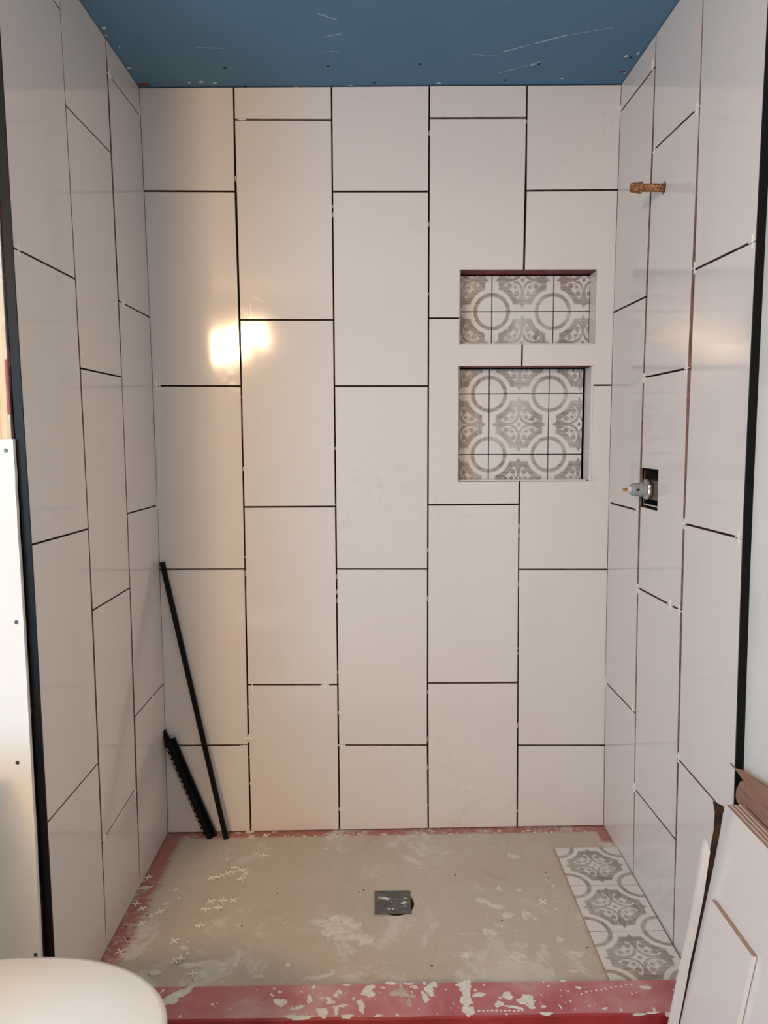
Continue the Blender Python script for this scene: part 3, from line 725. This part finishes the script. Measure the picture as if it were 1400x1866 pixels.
bm = bmesh.new(); ovl(bm, [(.12, .22, .10, -.22, FLOOR_Z), (.10, .22, .09, -.22, FLOOR_Z+.08), (.12, .22, .10, -.21, .12), (.19, .22, .15, -.18, .26), (AF-.02, .20, .176, -.165, .34), (AF-.014, .20, .178, -.165, TZ-.049)]); link('bowl', bm, M['porcelain'], tt, True)
bm = bmesh.new(); box(bm, -.29, -.09, -.23, .23, .36, .74); recalc(bm); bev(link('tank', bm, M['porcelain'], tt), .02, 3)
bm = bmesh.new(); box(bm, -.30, -.08, -.24, .24, .74, .775); recalc(bm); bev(link('tank_lid', bm, M['porcelain'], tt), .01, 3)
bm = bmesh.new(); lathe(bm, [(.012, 0), (.012, .015), (.006, .018)], Matrix.Translation((-.085, .17, .69)) @ Matrix.Rotation(math.pi/2, 4, 'Y'), 16); box(bm, -.078, -.070, .10, .18, .684, .696); recalc(bm); link('flush_lever', bm, M['chrome'], tt)

# ---- leaning tile stack at the right wall
SY = -.968
tp = onD(1323, 1467, -SY)
TLEN, TWID = .6096, .3048
bot_z = FLOOR_Z+.0005
sn = (1.072 - tp.x)/ (tp.z-bot_z); ang = math.atan2(tp.x-1.072, tp.z-bot_z); TLH = (tp.z-bot_z)/math.cos(ang)

lean = Vector((math.sin(ang), 0, math.cos(ang))); nrm = Vector((-math.cos(ang), 0, math.sin(ang)))     # outward normal of the glazed face
def leantile(face_pt, length, y0, y1, th, label, name='wall_tile', group=None, mats=None, white_sides=False):
    """face_pt: bottom point on glazed face"""
    bm = bmesh.new(); A = Vector(face_pt)
    pts = [Vector((A.x, y0, A.z)), Vector((A.x, y1, A.z)), Vector((A.x, y1, A.z))+lean*length, Vector((A.x, y0, A.z))+lean*length]
    fs = prism(bm, pts, nrm*-.0007, 0)
    back = [p-nrm*.0008 for p in pts]; fb = prism(bm, back, nrm*-(th-.0008), 1)
    if white_sides: fb[3].material_index = 0; fb[5].material_index = 0
    recalc(bm); o = link(name, bm, mats or [M['tile'], M['biscuit']]); tag(o, label, 'tile', group); return o
base = Vector((tp.x-lean.x*TLH, 0, bot_z))
grp = 'spare white tiles leaning on the right wall'
names = ['full-length white tile at the front of the leaning stack, behind the cut tile', 'second white tile from the front in the stack leaning on the right wall', 'third white tile from the front in the stack leaning on the right wall', 'rearmost white tile in the stack leaning on the right wall, nearest the cardboard']
for k in range(4):
    off = .0094*k; bp = base - nrm*off; bp.z = bot_z + off*math.sin(ang)*0
    bp = Vector((base.x+off/math.cos(ang), 0, bot_z+.0015))
    leantile(bp, TLH, SY-TWID-.001*k, SY-.0006*k*(-1)**k, .009, names[k], group=grp)
# shorter cut tile in front, with its brown top edge showing
c0 = None
off = .0115
for _ in range(1):
    bp = Vector((base.x-off/math.cos(ang), 0, bot_z+.0005))
    # intersect the sight line through (1294,1638) with the front plane of the cut tile
    d = ray(1296, 1640); t = ((bp-CAM).dot(nrm))/d.dot(nrm); q0 = CAM+d*t
    d = ray(1371, 1741); t = ((bp-CAM).dot(nrm))/d.dot(nrm); q1 = CAM+d*t

ln = (((q0.z+q1.z)/2)-bp.z)/math.cos(ang)
leantile(bp, ln, q1.y, min(q0.y, SY+.0), .009, 'shorter cut white tile with brown top edge, in front of the leaning stack', group=grp, white_sides=True)

# narrow upright cut strip left of the cardboard
def poly_thing(name, px, D, th, mat, label=None, cat=None, parent=None, group=None, curve=None):
    bm = bmesh.new(); n = len(px[0]); L_, R_ = px
    rows = []
    for (u0, v0), (u1, v1) in zip(L_, R_):
        a, b = onD(u0, v0, D), onD(u1, v1, D); rows.append((a, b))
    f0 = [(bm.verts.new(a), bm.verts.new(b)) for a, b in rows]; f1 = [(bm.verts.new(a+Vector((0, th, 0))), bm.verts.new(b+Vector((0, th, 0)))) for a, b in rows]
    for k in range(len(rows)-1):
        bm.faces.new((f0[k][0], f0[k][1], f0[k+1][1], f0[k+1][0])); bm.faces.new((f1[k][0], f1[k+1][0], f1[k+1][1], f1[k][1]))
        bm.faces.new((f0[k][0], f0[k+1][0], f1[k+1][0], f1[k][0])); bm.faces.new((f0[k][1], f1[k][1], f1[k+1][1], f0[k+1][1]))
    bm.faces.new((f0[0][0], f1[0][0], f1[0][1], f0[0][1])); bm.faces.new((f0[-1][0], f0[-1][1], f1[-1][1], f1[-1][0]))
    recalc(bm); o = link(name, bm, mat, parent)
    if label: tag(o, label, cat, group)
    return o
def zm(pts): return [(1180+x/3.7636, 1370+y/3.7636) for x, y in pts]
poly_thing('narrow_tile_strip', (zm([(401,606),(382,690),(330,1000),(290,1230),(240,1450),(205,1620),(155,1866),(98,2150)]), zm([(408,612),(432,684),(385,1000),(340,1230),(292,1450),(258,1640),(214,1866),(160,2150)])),
           .978, -.009+.018, [M['tile']], 'narrow white cut tile strip standing left of the dark cardboard edge', 'tile')
# cardboard packaging
cb = empty('cardboard_box', (1.19, SY-.15, FLOOR_Z), 'torn brown cardboard tile box behind the leaning white tiles', 'box')
def shift(o, root): o.location = -root.location; return o
o = poly_thing('cardboard_strip', (zm([(452,342),(465,420),(457,540),(430,690),(395,860),(345,1150),(290,1440),(215,1866),(165,2150)]), zm([(527,375),(515,450),(497,560),(462,740),(436,900),(398,1120),(352,1400),(280,1866),(232,2150)])), .972, .002, [M['card_shade']], 'dark torn cardboard strip standing between the white tile strip and the leaning stack', 'cardboard')
def flapX(name, px, X, th, mat):
    bm = bmesh.new(); prism(bm, [onX(u, v, X) for u, v in px], (th, 0, 0)); recalc(bm); o = link(name, bm, mat, cb); shift(o, cb); return o
flapX('long_flap', zm([(562,76),(600,112),(640,122),(690,160),(760,205),(900,300),(1100,450),(1100,800),(900,620),(828,548),(760,470),(680,385),(668,290),(664,205),(610,130)]), 1.2130, .003, M['card'])
flapX('short_flap', zm([(640,200),(625,228),(610,260),(606,305),(614,345),(640,366),(680,372),(672,290),(664,206)]), 1.2115, .0012, M['card'])
q = base.x+.0435/math.cos(ang); tx = lean*.49
bm = bmesh.new(); prism(bm, [(q, SY-.03, FLOOR_Z+.002), (q, SY-.30, FLOOR_Z+.002), (q+tx.x, SY-.30, FLOOR_Z+tx.z), (q+tx.x, SY-.03, FLOOR_Z+tx.z)], (.003, 0, 0)); recalc(bm); o = link('box_back', bm, M['card'], cb); shift(o, cb)

# ---- lamp above the camera-side wall (seen only mirrored in the tiles)
lf = empty('vanity_lamp', (-.68, -3.55, 2.10), 'warm two-shade wall lamp high on the wall behind the viewer', 'lamp')
bm = bmesh.new(); box(bm, -.24, .24, -.15, -.02, -.05, .05); recalc(bm); link('back_plate', bm, M['chrome'], lf)
lm = newmat('lamp_glass', (1, .8, .6), .4); bb = lm.node_tree.nodes['Principled BSDF']; bb.inputs['Emission Color'].default_value = (1, .80, .55, 1); bb.inputs['Emission Strength'].default_value = 3
for dx in (-.12, .12):
    bm = bmesh.new(); lathe(bm, [(.04, -.06), (.06, -.05), (.065, .03), (.04, .05)], Matrix.Translation((dx, .0, 0)), 20); recalc(bm); link('lamp_shade', bm, lm, lf, True)

# ---- tile spacers
SA, SW = .0135, .0028
def cross_bm(bm, mat, sa=SA, th=.0028):
    w_ = SW/2; o = [(-w_, sa), (w_, sa), (w_, w_), (sa, w_), (sa, -w_), (w_, -w_), (w_, -sa), (-w_, -sa), (-w_, -w_), (-sa, -w_), (-sa, w_), (-w_, w_)]
    prism(bm, [mat @ Vector((x, y, 0)) for x, y in o], (mat.to_3x3() @ Vector((0, 0, th)))); recalc(bm)
bm = bmesh.new(); cross_bm(bm, Matrix.Identity(4)); recalc(bm)
proto = link('tile_spacer', bm, M['spacer']); first = [True]
def spacer(p, rot, label, group):
    if first[0]: o = proto; first[0] = False
    else: o = proto.copy(); COL.objects.link(o)
    o.matrix_world = Matrix.Translation(p) @ rot; tag(o, label, 'tile spacer', group); return o
FL = [(248.6,1648,0,'plus-shaped white spacer on the red band by the left wall, above a diagonal one'), (258.6,1656.5,.7,'diagonal white spacer on the red band, just right of the plus-shaped one'),
      (292,1662,.6,'white spacer on grey floor right of the red band, level with two on it'), (259,1684,.75,'tilted white spacer at the inner edge of the red band, below the pair'),
      (219,1735.5,.7,'white spacer nearest the toilet lid on the left red band'), (266,1600,.1,'white spacer against the left wall base near the second tile joint'),
      (459,1525.5,.75,'diagonal white spacer on the red strip by the back wall, left of its pair'), (456,1517,.05,'plus-shaped white spacer touching the back wall base near first joint'),
      (485,1523.5,.6,'diagonal white spacer on the back red strip, furthest right of three'), (480,1560,.05,'lone plus-shaped white spacer between the back wall and the loose cluster'),
      (428.6,1582,.02,'topmost white spacer of the cluster right of the left wall'), (441.5,1586,.15,'white spacer at the upper right of the cluster'),
      (426.5,1590,.05,'white spacer at the heart of the cluster, under the topmost one'), (414.6,1592,.7,'diagonal white spacer in the cluster, just left of its heart'),
      (405,1596.5,.75,'diagonal white spacer midway along the left arm of the cluster'), (448,1592.5,.9,'diagonal white spacer at the right tip of the cluster'),
      (440,1602,.5,'white spacer lying just below the right side of the cluster'), (394,1601.5,.1,'white spacer overlapping the leftmost one of the cluster'),
      (385.5,1601,.7,'leftmost white spacer of the cluster'), (384.6,1644,.75,'diagonal white spacer at upper left of the group of five'),
      (406.5,1642,.05,'plus-shaped white spacer in the middle of the top row of the group of five'), (425.4,1642,.9,'diagonal white spacer at upper right of the group of five'),
      (375.4,1657,.08,'plus-shaped white spacer at lower left of the group of five'), (398,1655,.03,'plus-shaped white spacer at lower right of the group of five'),
      (364.7,1687.5,.1,'lone plus-shaped white spacer below the group of five'), (318,1716,.75,'lone diagonal white spacer halfway between the group of five and the curb'),
      (319,1752,.8,'diagonal white spacer of the overlapping pair near the curb'), (329,1750.5,.1,'plus-shaped white spacer of the overlapping pair near the curb'),
      (351,1776,.2,'white spacer lying closest to the red curb, on the left'), (990,1644.5,.65,'lone white spacer on the right half of the floor near the patterned tiles')]
for k, (u, v, a, lb_) in enumerate(FL):
    p = onPan(u, v); p.z = ZF(p.x)+.0008+(.003 if k in (17, 27) else 0)
    if k in (5,): p.x += .006
    spacer(p, Matrix.Rotation(a, 4, 'Z'), lb_, 'loose tile spacers on the shower floor')
p = onPan(281.8, 1774); bm = bmesh.new(); splat(bm, Vector((0,0,0)), .016, .0095, 24, Z_, X_, Y_, .003, .06); recalc(bm)
o = link('plaster_chip', bm, M['mortar']); o.location = (p.x, p.y, ZF(p.x)+.0006); tag(o, 'small oval white chip lying on the floor between the toilet and curb', 'chip')
BW = [(441,218,'white spacer in the top joint of the second column, back wall'), (285,703,'white spacer in the left corner end of the middle joint, first back wall column'), (460,1250,'white spacer at left end of the lowest joint in the second back wall column'),
      (453,1345,'white spacer in the vertical joint low between first and second back wall columns'), (445,1359,'white spacer at the right end of the lowest joint in the first back wall column'), (593,1248,'white spacer at right end of the lowest joint in second back wall column'),
      (623,1358,'white spacer at the left end of the lowest joint, third back wall column')]
for u, v, lb_ in BW:
    p = onD(u, v, 0); spacer(p+Vector((0, .0015, 0)), Matrix.Rotation(math.pi/2, 4, 'X'), lb_, 'tile spacers in the back wall joints')
LW = [(199,137,'white spacer in the joint nearest the ceiling, left wall'), (254,206,'white spacer in the rear corner at the top joint of the left wall'), (33,453,'white spacer near the black trim in the upper joint, left wall'), (225,553,'white spacer at the upper middle joint in the rear column, left wall'),
      (287,921,'white spacer in the rear corner at the mid-height joint, left wall'), (246,1443,'white spacer at the low vertical joint of the left wall, behind the black bars'), (278,1272,'faint white spacer halfway along the rear column lower joint, left wall'), (190,1527,'white spacer near the lowest joint end of the middle left wall column')]
for u, v, lb_ in LW:
    p = onL(u, v); spacer(p+Vector((-.0012, 0, 0)), Matrix.Rotation(math.pi/2, 4, 'Y'), lb_, 'tile spacers in the left wall joints')
RW = [(1190,119,'white spacer in the joint nearest the ceiling, right wall'), (1131.5,201,'white spacer in the rear corner at the top joint of the right wall'), (1271,198,'white spacer at the top joint beside the frontmost column, right wall'), (1193,275,'white spacer at the rear end of the second joint, above the pipe stub, right wall'),
      (1372,440,'white spacer by the black trim at the upper joint, right wall'), (1266,488,'white spacer at the rear end of the upper joint in the front column, right wall'), (1116,573,'white spacer in the rear corner level with the upper niche, right wall'), (1174,689,'white spacer at the vertical joint above the valve, right wall'),
      (1252,671,'white spacer at the front end of the joint above the valve, right wall'), (1111,916,'white spacer in the rear corner just below the valve height, right wall'), (1162,929,'white spacer directly below the valve cut-out corner, right wall'), (1247,954,'white spacer at the rear end of the middle joint in front column, right wall'),
      (1347,979,'white spacer by the black trim at the middle joint, right wall'), (1163,1073,'white spacer at the rear end of the joint below the valve, right wall'), (1222,1102,'white spacer two thirds along the joint below the valve, right wall'), (1239,1112,'white spacer at the front end of the joint below the valve, right wall'),
      (1153,1291,'white spacer at the lower joint in the rear column, right wall'), (1104,1243,'white spacer in the rear corner at the lower joint, right wall'), (1237,1380,'white spacer at the rear end of the lowest joint of the front column, right wall'), (1157,1435,'white spacer at the lowest joint of the middle column, right wall')]
for u, v, lb_ in RW:
    p = onR(u, v); spacer(p+Vector((-.0016, 0, 0)), Matrix.Rotation(math.pi/2, 4, 'Y'), lb_, 'tile spacers in the right wall joints')
